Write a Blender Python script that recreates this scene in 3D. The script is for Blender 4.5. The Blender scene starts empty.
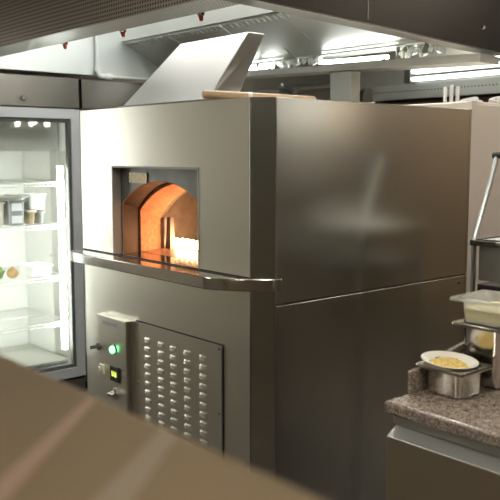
import bpy, bmesh, math, random
from mathutils import Vector, Matrix
random.seed(7)
sc = bpy.context.scene
COL = sc.collection
PI = math.pi

# ------------------------------------------------------------------ materials
def _new(name):
    m = bpy.data.materials.new(name); m.use_nodes = True
    nt = m.node_tree; b = nt.nodes['Principled BSDF']
    return m, nt, b

def plain(name, col, rough=.5, metal=0., spec=.5, noise=0., nscale=20., bump=0.):
    m, nt, b = _new(name)
    b.inputs['Base Color'].default_value = (*col, 1); b.inputs['Roughness'].default_value = rough
    b.inputs['Metallic'].default_value = metal; b.inputs['Specular IOR Level'].default_value = spec
    if noise or bump:
        tc = nt.nodes.new('ShaderNodeTexCoord'); n = nt.nodes.new('ShaderNodeTexNoise')
        n.inputs['Scale'].default_value = nscale; n.inputs['Detail'].default_value = 5
        nt.links.new(tc.outputs['Object'], n.inputs['Vector'])
        if noise:
            r = nt.nodes.new('ShaderNodeValToRGB')
            r.color_ramp.elements[0].position = .3; r.color_ramp.elements[1].position = .7
            r.color_ramp.elements[0].color = (*[c*(1-noise) for c in col], 1)
            r.color_ramp.elements[1].color = (*[min(1, c*(1+noise)) for c in col], 1)
            nt.links.new(n.outputs['Fac'], r.inputs['Fac']); nt.links.new(r.outputs['Color'], b.inputs['Base Color'])
        if bump:
            bp = nt.nodes.new('ShaderNodeBump'); bp.inputs['Strength'].default_value = bump; bp.inputs['Distance'].default_value = .004
            nt.links.new(n.outputs['Fac'], bp.inputs['Height']); nt.links.new(bp.outputs['Normal'], b.inputs['Normal'])
    return m

def steel(name, col=(.58, .56, .52), rough=.29, aniso=.6, var=.012, bump=.004, tangent=(0, 0, 1), grain=(12, 12, 700), wave=0.):
    """brushed stainless sheet: metallic, hair-fine grain, reflections drawn out across the grain"""
    m, nt, b = _new(name); L = nt.links.new
    b.inputs['Metallic'].default_value = 1
    b.inputs['Base Color'].default_value = (*col, 1)
    tc = nt.nodes.new('ShaderNodeTexCoord')
    mp = nt.nodes.new('ShaderNodeMapping'); mp.inputs['Scale'].default_value = grain
    L(tc.outputs['Object'], mp.inputs['Vector'])
    n = nt.nodes.new('ShaderNodeTexNoise'); n.inputs['Scale'].default_value = 1; n.inputs['Detail'].default_value = 4
    L(mp.outputs['Vector'], n.inputs['Vector'])
    n2 = nt.nodes.new('ShaderNodeTexNoise'); n2.inputs['Scale'].default_value = 3; n2.inputs['Detail'].default_value = 2
    L(tc.outputs['Object'], n2.inputs['Vector'])
    ad = nt.nodes.new('ShaderNodeMath'); ad.operation = 'ADD'
    L(n.outputs['Fac'], ad.inputs[0]); L(n2.outputs['Fac'], ad.inputs[1])
    mr = nt.nodes.new('ShaderNodeMapRange')
    mr.inputs['From Min'].default_value = .2; mr.inputs['From Max'].default_value = 1.8
    mr.inputs['To Min'].default_value = rough - var; mr.inputs['To Max'].default_value = rough + var
    L(ad.outputs[0], mr.inputs['Value']); L(mr.outputs['Result'], b.inputs['Roughness'])
    if aniso:
        b.inputs['Anisotropic'].default_value = aniso
        cx = nt.nodes.new('ShaderNodeCombineXYZ')
        for i, k in enumerate('XYZ'): cx.inputs[k].default_value = tangent[i]
        L(cx.outputs[0], b.inputs['Tangent'])
    last = None
    if wave:
        n3 = nt.nodes.new('ShaderNodeTexNoise'); n3.inputs['Scale'].default_value = 2.2; n3.inputs['Detail'].default_value = 1
        L(tc.outputs['Object'], n3.inputs['Vector'])
        b2 = nt.nodes.new('ShaderNodeBump'); b2.inputs['Strength'].default_value = wave; b2.inputs['Distance'].default_value = .02
        L(n3.outputs['Fac'], b2.inputs['Height']); last = b2
    if last: L(last.outputs['Normal'], b.inputs['Normal'])
    return m

def emit(name, col, s):
    m, nt, b = _new(name)
    b.inputs['Base Color'].default_value = (*col, 1)
    b.inputs['Emission Color'].default_value = (*col, 1); b.inputs['Emission Strength'].default_value = s
    return m

def clear(name, tint=(1, 1, 1), gloss=.08, rough=.03, body=0., body_col=(1, 1, 1)):
    """thin sheet of glass or clear plastic: lets light straight through, mirrors a little"""
    m = bpy.data.materials.new(name); m.use_nodes = True; nt = m.node_tree; nt.nodes.clear(); L = nt.links.new
    o = nt.nodes.new('ShaderNodeOutputMaterial'); t = nt.nodes.new('ShaderNodeBsdfTransparent'); t.inputs[0].default_value = (*tint, 1)
    g = nt.nodes.new('ShaderNodeBsdfGlossy'); g.inputs['Roughness'].default_value = rough
    fr = nt.nodes.new('ShaderNodeLayerWeight'); fr.inputs['Blend'].default_value = .5
    pw = nt.nodes.new('ShaderNodeMath'); pw.operation = 'POWER'; pw.inputs[1].default_value = 4; L(fr.outputs['Facing'], pw.inputs[0])
    ad = nt.nodes.new('ShaderNodeMath'); ad.operation = 'MULTIPLY_ADD'; ad.inputs[1].default_value = .7; ad.inputs[2].default_value = gloss; L(pw.outputs[0], ad.inputs[0])
    src = t
    if body:
        d = nt.nodes.new('ShaderNodeBsdfDiffuse'); d.inputs[0].default_value = (*body_col, 1)
        tr = nt.nodes.new('ShaderNodeBsdfTranslucent'); tr.inputs[0].default_value = (*body_col, 1)
        mm = nt.nodes.new('ShaderNodeMixShader'); L(d.outputs[0], mm.inputs[1]); L(tr.outputs[0], mm.inputs[2])
        m2 = nt.nodes.new('ShaderNodeMixShader'); m2.inputs[0].default_value = body
        L(t.outputs[0], m2.inputs[1]); L(mm.outputs[0], m2.inputs[2]); src = m2
    mx = nt.nodes.new('ShaderNodeMixShader'); L(ad.outputs[0], mx.inputs[0]); L(src.outputs[0], mx.inputs[1]); L(g.outputs[0], mx.inputs[2])
    L(mx.outputs[0], o.inputs[0])
    return m

def granite():
    m, nt, b = _new('granite_stone'); L = nt.links.new
    tc = nt.nodes.new('ShaderNodeTexCoord')
    v = nt.nodes.new('ShaderNodeTexVoronoi'); v.inputs['Scale'].default_value = 330
    n = nt.nodes.new('ShaderNodeTexNoise'); n.inputs['Scale'].default_value = 60; n.inputs['Detail'].default_value = 6
    L(tc.outputs['Object'], v.inputs['Vector']); L(tc.outputs['Object'], n.inputs['Vector'])
    bw = nt.nodes.new('ShaderNodeRGBToBW'); L(v.outputs['Color'], bw.inputs[0])
    ad = nt.nodes.new('ShaderNodeMath'); ad.operation = 'MULTIPLY_ADD'; ad.inputs[1].default_value = .75; L(bw.outputs[0], ad.inputs[0])
    sb = nt.nodes.new('ShaderNodeMath'); sb.operation = 'MULTIPLY_ADD'; sb.inputs[1].default_value = .6; sb.inputs[2].default_value = -.18
    L(n.outputs['Fac'], sb.inputs[0]); L(sb.outputs[0], ad.inputs[2])
    r = nt.nodes.new('ShaderNodeValToRGB'); cr = r.color_ramp
    cr.elements[0].position = .18; cr.elements[0].color = (.035, .026, .02, 1)
    cr.elements[1].position = .8; cr.elements[1].color = (.46, .38, .31, 1)
    e = cr.elements.new(.4); e.color = (.17, .13, .1, 1)
    e = cr.elements.new(.58); e.color = (.25, .205, .165, 1)
    L(ad.outputs[0], r.inputs[0]); L(r.outputs[0], b.inputs['Base Color'])
    b.inputs['Roughness'].default_value = .22
    return m

def perforated(name, base, scale, rough=.35, hole=(.02, .018, .015)):
    """sheet punched with a grid of small round holes"""
    m, nt, b = _new(name); L = nt.links.new
    b.inputs['Metallic'].default_value = 1; b.inputs['Roughness'].default_value = rough
    tc = nt.nodes.new('ShaderNodeTexCoord'); mp = nt.nodes.new('ShaderNodeMapping'); mp.inputs['Scale'].default_value = (scale,)*3
    L(tc.outputs['Object'], mp.inputs[0])
    sp = nt.nodes.new('ShaderNodeSeparateXYZ'); L(mp.outputs[0], sp.inputs[0])
    yz = nt.nodes.new('ShaderNodeMath'); yz.operation = 'ADD'; L(sp.outputs[1], yz.inputs[0]); L(sp.outputs[2], yz.inputs[1])
    cb = nt.nodes.new('ShaderNodeCombineXYZ'); L(sp.outputs[0], cb.inputs[0]); L(yz.outputs[0], cb.inputs[1])
    fr = nt.nodes.new('ShaderNodeVectorMath'); fr.operation = 'FRACTION'; L(cb.outputs[0], fr.inputs[0])
    su = nt.nodes.new('ShaderNodeVectorMath'); su.operation = 'SUBTRACT'; su.inputs[1].default_value = (.5, .5, 0); L(fr.outputs[0], su.inputs[0])
    cb = su
    ln = nt.nodes.new('ShaderNodeVectorMath'); ln.operation = 'LENGTH'; L(cb.outputs[0], ln.inputs[0])
    lt = nt.nodes.new('ShaderNodeMath'); lt.operation = 'LESS_THAN'; lt.inputs[1].default_value = .27; L(ln.outputs['Value'], lt.inputs[0])
    mc = nt.nodes.new('ShaderNodeMix'); mc.data_type = 'RGBA'
    mc.inputs[6].default_value = (*base, 1); mc.inputs[7].default_value = (*hole, 1)
    L(lt.outputs[0], mc.inputs[0]); L(mc.outputs[2], b.inputs['Base Color'])
    return m

M = {}
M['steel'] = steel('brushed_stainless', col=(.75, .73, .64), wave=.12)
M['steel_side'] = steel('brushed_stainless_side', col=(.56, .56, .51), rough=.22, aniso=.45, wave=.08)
M['steel_dark'] = steel('dark_stainless', col=(.21, .20, .18), rough=.3)
M['steel_soft'] = steel('satin_stainless', col=(.60, .60, .57), rough=.38, aniso=.3)
M['steel_hood'] = steel('hood_stainless', col=(.66, .67, .64), rough=.42, aniso=.2)
M['hood_left'] = steel('hood_end_stainless', col=(.66, .70, .69), rough=.5, aniso=0)
M['steel_polish'] = steel('polished_stainless', col=(.66, .64, .6), rough=.14, aniso=0, var=.04, bump=.01)
M['pan_steel'] = steel('pan_stainless', col=(.62, .59, .54), rough=.17, aniso=0, var=.03, bump=.01)
M['post'] = steel('grey_post_steel', col=(.42, .43, .40), rough=.4, aniso=0)
M['cab_steel'] = plain('pale_satin_stainless', (.70, .63, .55), .42, .45)
M['sill'] = plain('dark_polished_sill', (.20, .15, .12), .10, .8)
M['light_pane'] = emit('added_light_pane', (.95, .98, .95), 3.1)
M['added_panel_dark'] = plain('added_dark_panel', (.05, .05, .03), .5)
M['tube'] = emit('lit_tube', (.95, 1, .97), 1.3)
M['rim'] = plain('grey_mouth_rim', (.34, .33, .30), .55, .3)
M['strip'] = emit('lit_strip_tube', (.96, 1, .98), 7)
M['far_fill'] = emit('added_far_hood_light', (1, .97, .9), 9)
M['chrome'] = plain('chrome', (.75, .75, .73), .12, 1)
M['galv'] = plain('galvanised_pipe', (.62, .65, .64), .32, 1, noise=.1)
M['white_pipe'] = plain('white_painted_pipe', (.72, .76, .75), .35)
M['white'] = plain('white_plastic', (.85, .85, .82), .4)
M['paper'] = plain('white_paper', (.86, .86, .84), .7)
M['black'] = plain('black_plastic', (.02, .02, .02), .4)
M['gasket'] = plain('dark_rubber_gasket', (.07, .07, .065), .6)
M['alu'] = plain('grey_aluminium_frame', (.60, .63, .65), .36, .6)
M['inner'] = plain('white_enamel_liner', (.78, .78, .74), .4)
M['inner_steel'] = steel('fridge_liner_steel', col=(.62, .62, .58), rough=.42, aniso=0)
M['wire'] = plain('coated_wire', (.68, .68, .64), .3, .6)
M['grey_tub'] = plain('grey_plastic_tub', (.33, .34, .33), .5)
M['brown_tub'] = plain('brown_plastic_tub', (.42, .33, .20), .5)
M['cream'] = plain('cream_plastic', (.74, .70, .58), .5)
M['label'] = plain('white_paper_label', (.9, .92, .95), .6)
M['lettuce'] = plain('lettuce_leaf', (.22, .34, .10), .6, noise=.4, nscale=40)
M['onion'] = plain('brown_onion_skin', (.45, .27, .10), .45, noise=.3, nscale=25)
M['glass'] = clear('door_glass', (.97, .985, .975), .11, .02)
M['poly'] = clear('clear_polycarbonate', (.93, .93, .9), .07, .08, .30, (.95, .95, .91))
M['lamp'] = emit('added_hood_light', (1, .98, .93), 4)
M['led'] = emit('cold_led_strip', (.97, 1, .97), 18)
M['panel'] = emit('added_ceiling_diffuser', (1, .95, .85), 14)
M['heat'] = emit('heat_lamp_bulb', (1, .66, .36), 8)
M['bulb'] = emit('white_lamp_bulb', (1, .95, .88), 9)
M['green'] = emit('green_indicator', (.15, 1, .35), 3.2)
M['digit'] = emit('display_digits', (.75, .85, .15), .7)
M['flame'] = emit('gas_flame', (1, .60, .30), 18)
M['brick'] = plain('refractory_brick', (.70, .36, .20), .9, noise=.22, nscale=55, bump=.5)
M['hearth'] = plain('hearth_tile', (.50, .27, .15), .3, noise=.15, nscale=20)
M['soot'] = plain('sooty_refractory', (.17, .15, .125), .85, noise=.3, nscale=14, bump=.3)
M['dark_metal'] = plain('blackened_steel', (.20, .20, .18), .42, .7, noise=.2, nscale=10)
M['vest'] = plain('heat_browned_steel', (.06, .036, .024), .6, .3, noise=.2, nscale=12)
M['brass'] = plain('dull_brass_plate', (.42, .34, .22), .4, .8, noise=.12, nscale=60)
M['wood'] = plain('pale_beech_wood', (.58, .40, .23), .5, noise=.14, nscale=14)
M['red'] = plain('red_cap', (.5, .07, .05), .4)
M['granite'] = granite()
M['door_beige'] = steel('drawer_front_steel', col=(.46, .39, .29), rough=.4, aniso=.3)
M['china'] = plain('white_glazed_china', (.80, .76, .68), .18)
M['cheese'] = plain('grated_cheese', (.80, .62, .22), .6, noise=.2, nscale=120)
M['cheese_pale'] = plain('pale_grated_cheese', (.78, .70, .42), .65, noise=.16, nscale=110, bump=.6)
M['counter'] = steel('bronze_counter_steel', col=(.20, .145, .085), rough=.52, aniso=0, var=.05, bump=.01)
M['streak_coppery'] = plain('coppery_reflection_streak', (.34, .23, .165), .48, .9)
M['streak_pale'] = plain('pale_reflection_streak', (.25, .20, .14), .5, .9)
M['floor'] = plain('brown_quarry_tile', (.05, .04, .03), .5, noise=.25, nscale=3)
M['wall'] = plain('beige_wall_tile', (.60, .56, .47), .5, noise=.06, nscale=2)
M['wall_dim'] = plain('olive_brown_wall', (.20, .18, .135), .5, noise=.06, nscale=2)
M['wall_mid'] = plain('grey_beige_wall', (.50, .47, .40), .5, noise=.06, nscale=2)
M['wall_far'] = plain('brown_wall', (.24, .165, .105), .5, noise=.2, nscale=3)
M['ceil'] = plain('grey_ceiling', (.40, .38, .35), .8)
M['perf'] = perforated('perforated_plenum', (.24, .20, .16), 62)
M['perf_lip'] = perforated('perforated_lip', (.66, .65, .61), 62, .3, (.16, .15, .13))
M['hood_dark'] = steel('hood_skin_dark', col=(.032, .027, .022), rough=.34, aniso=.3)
M['foil'] = plain('crumpled_foil', (.94, .96, .95), .34, 1)

# ------------------------------------------------------------------ shapes
def nb(): return bmesh.new()
def box(bm, x0, x1, y0, y1, z0, z1, rot=None):
    vs = [bm.verts.new((x, y, z)) for x in (x0, x1) for y in (y0, y1) for z in (z0, z1)]
    for f in ((0, 1, 3, 2), (4, 6, 7, 5), (0, 4, 5, 1), (2, 3, 7, 6), (0, 2, 6, 4), (1, 5, 7, 3)):
        bm.faces.new([vs[i] for i in f])
    if rot:
        c, R = rot
        bmesh.ops.rotate(bm, verts=vs, cent=c, matrix=R)
    return vs
def hexa(bm, P):
    """eight points: bottom ring 0-3, top ring 4-7"""
    vs = [bm.verts.new(p) for p in P]
    for f in ((3, 2, 1, 0), (4, 5, 6, 7), (0, 1, 5, 4), (1, 2, 6, 5), (2, 3, 7, 6), (3, 0, 4, 7)):
        bm.faces.new([vs[i] for i in f])
    return vs
def prism(bm, pts, axis, a, b):
    """polygon of 2-D points extruded along axis 0/1/2 from a to b"""
    def P(p, t):
        q = list(p); q.insert(axis, t); return q
    A = [bm.verts.new(P(p, a)) for p in pts]; B = [bm.verts.new(P(p, b)) for p in pts]
    bm.faces.new(A); bm.faces.new(list(reversed(B)))
    n = len(pts)
    for i in range(n):
        j = (i+1) % n
        bm.faces.new((A[j], A[i], B[i], B[j]))
def tube(bm, pts, r, seg=10, caps=True):
    pts = [Vector(p) for p in pts]; rings = []
    for i, p in enumerate(pts):
        if i == 0: d = pts[1]-p
        elif i == len(pts)-1: d = p-pts[i-1]
        else: d = (p-pts[i-1]).normalized()+(pts[i+1]-p).normalized()
        d.normalize()
        a = d.cross(Vector((0, 0, 1)))
        if a.length < .05: a = d.cross(Vector((1, 0, 0)))
        a.normalize(); b = d.cross(a)
        rr = r[i] if isinstance(r, (list, tuple)) else r
        rings.append([bm.verts.new(p+rr*(math.cos(2*PI*k/seg)*a+math.sin(2*PI*k/seg)*b)) for k in range(seg)])
    for R, S in zip(rings, rings[1:]):
        for k in range(seg):
            bm.faces.new((R[k], R[(k+1) % seg], S[(k+1) % seg], S[k]))
    if caps:
        bm.faces.new(list(reversed(rings[0]))); bm.faces.new(rings[-1])
def lathe(bm, prof, c=(0, 0, 0), seg=32, sx=1, sy=1):
    rings = []
    for r, z in prof:
        if r < 1e-6: rings.append([bm.verts.new((c[0], c[1], c[2]+z))])
        else: rings.append([bm.verts.new((c[0]+sx*r*math.cos(2*PI*k/seg), c[1]+sy*r*math.sin(2*PI*k/seg), c[2]+z)) for k in range(seg)])
    for R, S in zip(rings, rings[1:]):
        for k in range(seg):
            a, b = k, (k+1) % seg
            if len(R) == 1 and len(S) == 1: continue
            if len(R) == 1: bm.faces.new((R[0], S[b], S[a]))
            elif len(S) == 1: bm.faces.new((R[a], R[b], S[0]))
            else: bm.faces.new((R[a], R[b], S[b], S[a]))
def rrect(w, d, r, n=5):
    out = []
    for cx, cy, a0 in ((w/2-r, d/2-r, 0), (-w/2+r, d/2-r, PI/2), (-w/2+r, -d/2+r, PI), (w/2-r, -d/2+r, 1.5*PI)):
        for k in range(n+1):
            a = a0+PI/2*k/n; out.append((cx+r*math.cos(a), cy+r*math.sin(a)))
    return out
def loft(bm, loops, cap0=True, cap1=False):
    """loops: (w, d, corner radius, z) rounded rectangles joined bottom to top"""
    rings = [[bm.verts.new((x, y, z)) for x, y in rrect(w, d, r)] for w, d, r, z in loops]
    n = len(rings[0])
    for R, S in zip(rings, rings[1:]):
        for k in range(n): bm.faces.new((R[k], R[(k+1) % n], S[(k+1) % n], S[k]))
    if cap0: bm.faces.new(list(reversed(rings[0])))
    if cap1: bm.faces.new(rings[-1])
def pan_mesh(w, d, h, lip=.014, taper=.012, r=.03, t=.0015):
    """gastronorm pan with rolled rim: outside up, rim out, back in and down the inside"""
    bm = nb(); W, D = w-2*lip, d-2*lip
    loft(bm, [(W-2*taper-.02, D-2*taper-.02, r*.7, 0), (W-2*taper-.005, D-2*taper-.005, r*.85, .004), (W-2*taper, D-2*taper, r*.9, .014),
              (W-.004, D-.004, r, h-.014), (W, D, r, h-.006), (w-.002, d-.002, .012, h-.005), (w, d, .012, h-.009), (w+.001, d+.001, .013, h-.004),
              (w-.002, d-.002, .012, h), (W+.003, D+.003, r, h), (W-2*t-.002, D-2*t-.002, r, h-.01),
              (W-2*taper-2*t, D-2*taper-2*t, r*.9, .016), (W-2*taper-.02, D-2*taper-.02, r*.7, .005)], True, True)
    return bm

def grid_hole(bm, axis, u0, u1, v0, v1, hu0, hu1, hv0, hv1, w0, w1):
    """slab u by v by thickness w with a rectangular hole; axis is the thickness axis (1: u=x v=z)"""
    def B(a0, a1, b0, b1):
        if axis == 1: box(bm, a0, a1, w0, w1, b0, b1)
        elif axis == 0: box(bm, w0, w1, a0, a1, b0, b1)
        else: box(bm, a0, a1, b0, b1, w0, w1)
    B(u0, hu0, v0, v1); B(hu1, u1, v0, v1); B(hu0, hu1, v0, hv0); B(hu0, hu1, hv1, v1)

# ------------------------------------------------------------------ scene graph
def link(name, bm, m, smooth=False, bevel=0, seg=2, weld=False):
    if weld: bmesh.ops.remove_doubles(bm, verts=bm.verts, dist=1e-5)
    bmesh.ops.recalc_face_normals(bm, faces=bm.faces)
    me = bpy.data.meshes.new(name); bm.to_mesh(me); bm.free()
    me.materials.append(m)
    if smooth:
        for p in me.polygons: p.use_smooth = True
    o = bpy.data.objects.new(name, me); COL.objects.link(o)
    if bevel:
        b = o.modifiers.new('bevel', 'BEVEL'); b.width = bevel; b.segments = seg; b.limit_method = 'ANGLE'; b.angle_limit = .6
    if smooth:
        try: me.set_sharp_from_angle(angle=.7)
        except Exception: pass
    return o
BASE = {}
def tag(o, label, cat, group=None, kind=None):
    if label: o['label'] = label
    if cat: o['category'] = cat
    if group: o['group'] = group
    if kind: o['kind'] = kind
    return o
def thing(name, label, cat, loc=(0, 0, 0), rz=0, group=None):
    e = bpy.data.objects.new(name, None); COL.objects.link(e); e.empty_display_size = .05
    e.location = loc; e.rotation_euler = (0, 0, rz); BASE[e] = (Vector(loc), rz)
    return tag(e, label, cat, group)
def part(name, bm, m, parent, local=False, label=None, **k):
    """a child mesh; its bmesh is in world coordinates unless local"""
    if not local:
        b, rz = BASE[parent]
        bmesh.ops.translate(bm, verts=bm.verts, vec=-b)
        if rz: bmesh.ops.rotate(bm, verts=bm.verts, cent=(0, 0, 0), matrix=Matrix.Rotation(-rz, 3, 'Z'))
    o = link(name, bm, m, **k); o.parent = parent
    BASE[o] = BASE[parent]
    if label: o['label'] = label
    return o
def solo(name, bm, m, label, cat, loc, rz=0, group=None, **k):
    o = link(name, bm, m, **k); o.location = loc; o.rotation_euler = (0, 0, rz)
    return tag(o, label, cat, group)
def struct(name, bm, m, **k):
    o = link(name, bm, m, **k); o['kind'] = 'structure'; return o
def dup(root, loc, label=None, rz=None):
    r = root.copy(); COL.objects.link(r); r.location = loc
    if rz is not None: r.rotation_euler = (0, 0, rz)
    if label: r['label'] = label
    for ch in list(root.children):
        c = ch.copy(); COL.objects.link(c); c.parent = r
        for g in ch.children:
            d = g.copy(); COL.objects.link(d); d.parent = c
    return r

# ------------------------------------------------------------------ room
RX0, RX1, RY0, RY1, RZ = -3.5, 5.0, -4.6, 4.6, 3.05
bm = nb(); box(bm, RX0-.1, RX1+.1, RY0-.1, RY1+.1, -.1, 0); struct('floor', bm, M['floor'])
bm = nb(); box(bm, RX0-.1, RX1+.1, RY0-.1, RY1+.1, RZ, RZ+.1); struct('ceiling', bm, M['ceil'])
bm = nb(); box(bm, RX0-.1, RX0, RY0, RY1, 0, RZ); struct('wall_left', bm, M['wall_mid'])
bm = nb(); box(bm, RX1, RX1+.1, RY0, RY1, 0, RZ); struct('wall_right', bm, M['wall_dim'])
bm = nb(); box(bm, RX0, RX1, RY1, RY1+.1, 0, RZ); struct('wall_back', bm, M['wall_far'])
bm = nb(); box(bm, RX0, RX1, RY0-.1, RY0, 0, RZ); struct('wall_front', bm, M['wall_dim'])

# unseen glowing pane and dark panel, added for the oven steel to reflect
bm = nb(); grid_hole(bm, 0, -1.51, -.90, .85, 2.30, -1.45, -.96, .91, 2.24, RX0, RX0+.04); struct('added_pane_frame_1', bm, M['white'])
bm = nb(); box(bm, RX0+.002, RX0+.012, -1.45, -.96, .91, 2.24); struct('added_light_pane_1', bm, M['light_pane'])
bm = nb(); box(bm, 3.25, 3.72, RY1-.05, RY1, 0, 2.1); struct('added_dark_panel_1', bm, M['added_panel_dark'])  # added dark panel, gives the oven side a dark band to reflect

# ------------------------------------------------------------------ pizza oven
XL, XR, YB, ZT = -1.287, 0., 1.245, 1.80
CH0, CH1 = -.062, .069           # where the cut corner leaves the front and the side
oven = thing('pizza_oven', 'large brushed stainless steel pizza oven with a lit arched mouth', 'oven', (XL/2, YB/2, 0))
# upper front panel with the mouth cut out of it
MX0, MX1, MZ0, MZ1 = -1.003, -.371, 1.150, 1.542
bm = nb(); grid_hole(bm, 1, XL, CH0, 1.150, ZT, MX0, MX1, 1.1501, MZ1, 0, .025)
part('front_panel', bm, M['steel'], oven)
bm = nb(); box(bm, XL, CH0, .004, .026, .02, 1.10); part('lower_front_panel', bm, M['steel'], oven, bevel=.002)
# cut corner
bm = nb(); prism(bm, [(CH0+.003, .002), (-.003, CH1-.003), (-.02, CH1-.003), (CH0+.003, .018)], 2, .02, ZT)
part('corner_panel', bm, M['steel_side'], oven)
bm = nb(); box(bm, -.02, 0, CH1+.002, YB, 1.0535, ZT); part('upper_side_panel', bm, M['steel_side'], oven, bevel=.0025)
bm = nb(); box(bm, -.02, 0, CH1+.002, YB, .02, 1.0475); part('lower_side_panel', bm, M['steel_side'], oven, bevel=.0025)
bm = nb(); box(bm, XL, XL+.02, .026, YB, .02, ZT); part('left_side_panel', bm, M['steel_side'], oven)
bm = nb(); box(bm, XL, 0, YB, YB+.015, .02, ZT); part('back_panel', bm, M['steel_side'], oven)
bm = nb(); prism(bm, [(XL, .02), (CH0, .02), (-.018, CH1), (-.018, YB), (XL, YB)], 2, ZT-.02, ZT-.001); part('top_panel', bm, M['steel'], oven)
bm = nb(); box(bm, XL+.03, -.08, .09, YB-.02, .0, .03); part('plinth', bm, M['black'], oven)
bm = nb()
for z in (1.051,):
    box(bm, -.024, -.004, CH1+.01, YB-.002, z-.006, z+.006)
part('seam_backing', bm, M['black'], oven)
bm = nb(); tube(bm, [(.0, 1.20, 1.015), (.004, 1.20, 1.015)], .006, 12); part('screw', bm, M['black'], oven)
for x, y, z0, z1 in ((CH0+.001, .001, 1.152, ZT), (CH0+.001, .001, .02, 1.10), (-.001, CH1, .02, ZT)):
    bm = nb(); tube(bm, [(x, y, z0), (x, y, z1)], .0032, 10); part('edge_highlight', bm, M['steel_polish'], oven, smooth=True)  # polished rods added as bright highlights along the cut corner
# mantle shelf: straight front, ends bent back to the body
bm = nb()
fr = [(XL-.014, .02), (XL-.012, -.045), (XL+.03, -.088), (XL+.09, -.096), (-.235, -.096), (-.20, -.092), (-.165, -.078), (-.068, -.016), (.001, .058), (.002, .10), (-.03, .10), (-.06, .02)]
prism(bm, fr, 2, 1.102, 1.149)
part('mantle', bm, M['steel_polish'], oven, bevel=.004, seg=3, smooth=True)
bm = nb(); box(bm, XL+.004, CH0, -.003, .006, 1.1500, 1.1545); part('shadow_gap', bm, M['black'], oven)
# mouth: rim, arched face plate, vestibule, refractory arch, chamber
bm = nb()
box(bm, MX0-.006, MX0+.002, -.003, .0395, MZ0, MZ1+.006); box(bm, MX1-.002, MX1+.006, -.003, .05, MZ0, MZ1+.006); box(bm, MX0, MX1, -.003, .0395, MZ1-.002, MZ1+.006)
part('mouth_rim', bm, M['rim'], oven)
ACX, AR, AZC = -.687, .494, .991      # arch circle: centre z = peak - radius
def arch(hw, peak, x0=0., n=22, zf=1.148):
    zc = peak-AR; out = [(ACX+x0-hw, zf)]
    for k in range(n+1):
        x = -hw+2*hw*k/n; out.append((ACX+x0+x, zc+math.sqrt(AR*AR-x*x)))
    out.append((ACX+x0+hw, zf)); return out
def arch_plate(bm, a, xl, xr, zt, y0, y1):
    """plate from y0 to y1 between the arch curve and the straight outer edges"""
    for s in (y0, y1): pass
    n = len(a)
    for i in range(1, n-2):
        (xa, za), (xb, zb) = a[i], a[i+1]
        hexa(bm, [(xa, y0, za), (xb, y0, zb), (xb, y1, zb), (xa, y1, za), (xa, y0, zt), (xb, y0, zt), (xb, y1, zt), (xa, y1, zt)])
    if a[0][0]-xl > 1e-4: box(bm, xl, a[0][0], y0, y1, a[0][1], zt)
    if xr-a[-1][0] > 1e-4: box(bm, a[-1][0], xr, y0, y1, a[-1][1], zt)
def arch_tunnel(bm, a, b, y0, y1, th):
    """vaulted lining between two arch outlines"""
    def off(p, q):
        d = Vector((q[0]-ACX, 0, q[1]-1.15)); d.normalize(); return (q[0]+d.x*th, p, q[1]+max(0, d.z)*th)
    A = [(x, y0, z) for x, z in a]; B = [(x, y1, z) for x, z in b]
    OA = [off(y0, p) for p in a]; OB = [off(y1, p) for p in b]
    for i in range(len(a)-1):
        hexa(bm, [A[i], A[i+1], B[i+1], B[i], OA[i], OA[i+1], OB[i+1], OB[i]])
a0 = arch(.310, 1.487)
bm = nb(); arch_plate(bm, a0, MX0, MX1, MZ1, .04, .046); part('arch_face_plate', bm, M['dark_metal'], oven, weld=True)
bm = nb(); arch_tunnel(bm, arch(.311, 1.488), arch(.345, 1.488), .046, .155, .012); part('vestibule', bm, M['vest'], oven, weld=True)
bm = nb(); arch_tunnel(bm, arch(.335, 1.474), arch(.372, 1.464), .155, .29, .10); part('refractory_arch', bm, M['brick'], oven, weld=True, smooth=True)
bp = nb(); box(bp, -.922, -.782, .034, .040, 1.474, 1.520)
bpo = part('name_plate', bp, M['brass'], oven, label='small dull brass plate')
for x in (-.915, -.789):
    for z in (1.481, 1.513):
        bm = nb(); tube(bm, [(x, .034, z), (x, .031, z)], .003, 8); part('rivet', bm, M['galv'], bpo)
bm = nb(); box(bm, XL+.03, -.03, .15, 1.18, 1.118, 1.150); part('hearth', bm, M['hearth'], oven)
bm = nb(); box(bm, MX0-.05, MX1+.03, .0, .149, 1.125, 1.149); part('hearth_sill', bm, M['sill'], oven)
# chamber walls and dome
bm = nb()
x0, x1, y0, y1, zt = XL+.035, -.05, .29, 1.17, 1.60
box(bm, x0, x0+.03, y0, y1, 1.15, zt); box(bm, x1-.03, x1, y0, y1, 1.15, zt); box(bm, x0, x1, y1-.03, y1, 1.15, zt); box(bm, x0, x1, y0, y1, zt, zt+.03)
arch_plate(bm, arch(.372, 1.464), x0, x1, zt, .29, .31)
part('chamber', bm, M['soot'], oven)
for i, (x, w) in enumerate(((-1.088, .020), (-1.030, .022))):
    bm = nb(); hexa(bm, [(x-w, .312, 1.15), (x+w, .312, 1.15), (x+w, .34, 1.15), (x-w, .34, 1.15), (x-w*.4, .316, 1.30), (x+w*.7, .316, 1.30), (x+w*.7, .336, 1.30), (x-w*.4, .336, 1.30)])
    part('burner_guard', bm, M['dark_metal'], oven)
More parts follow.
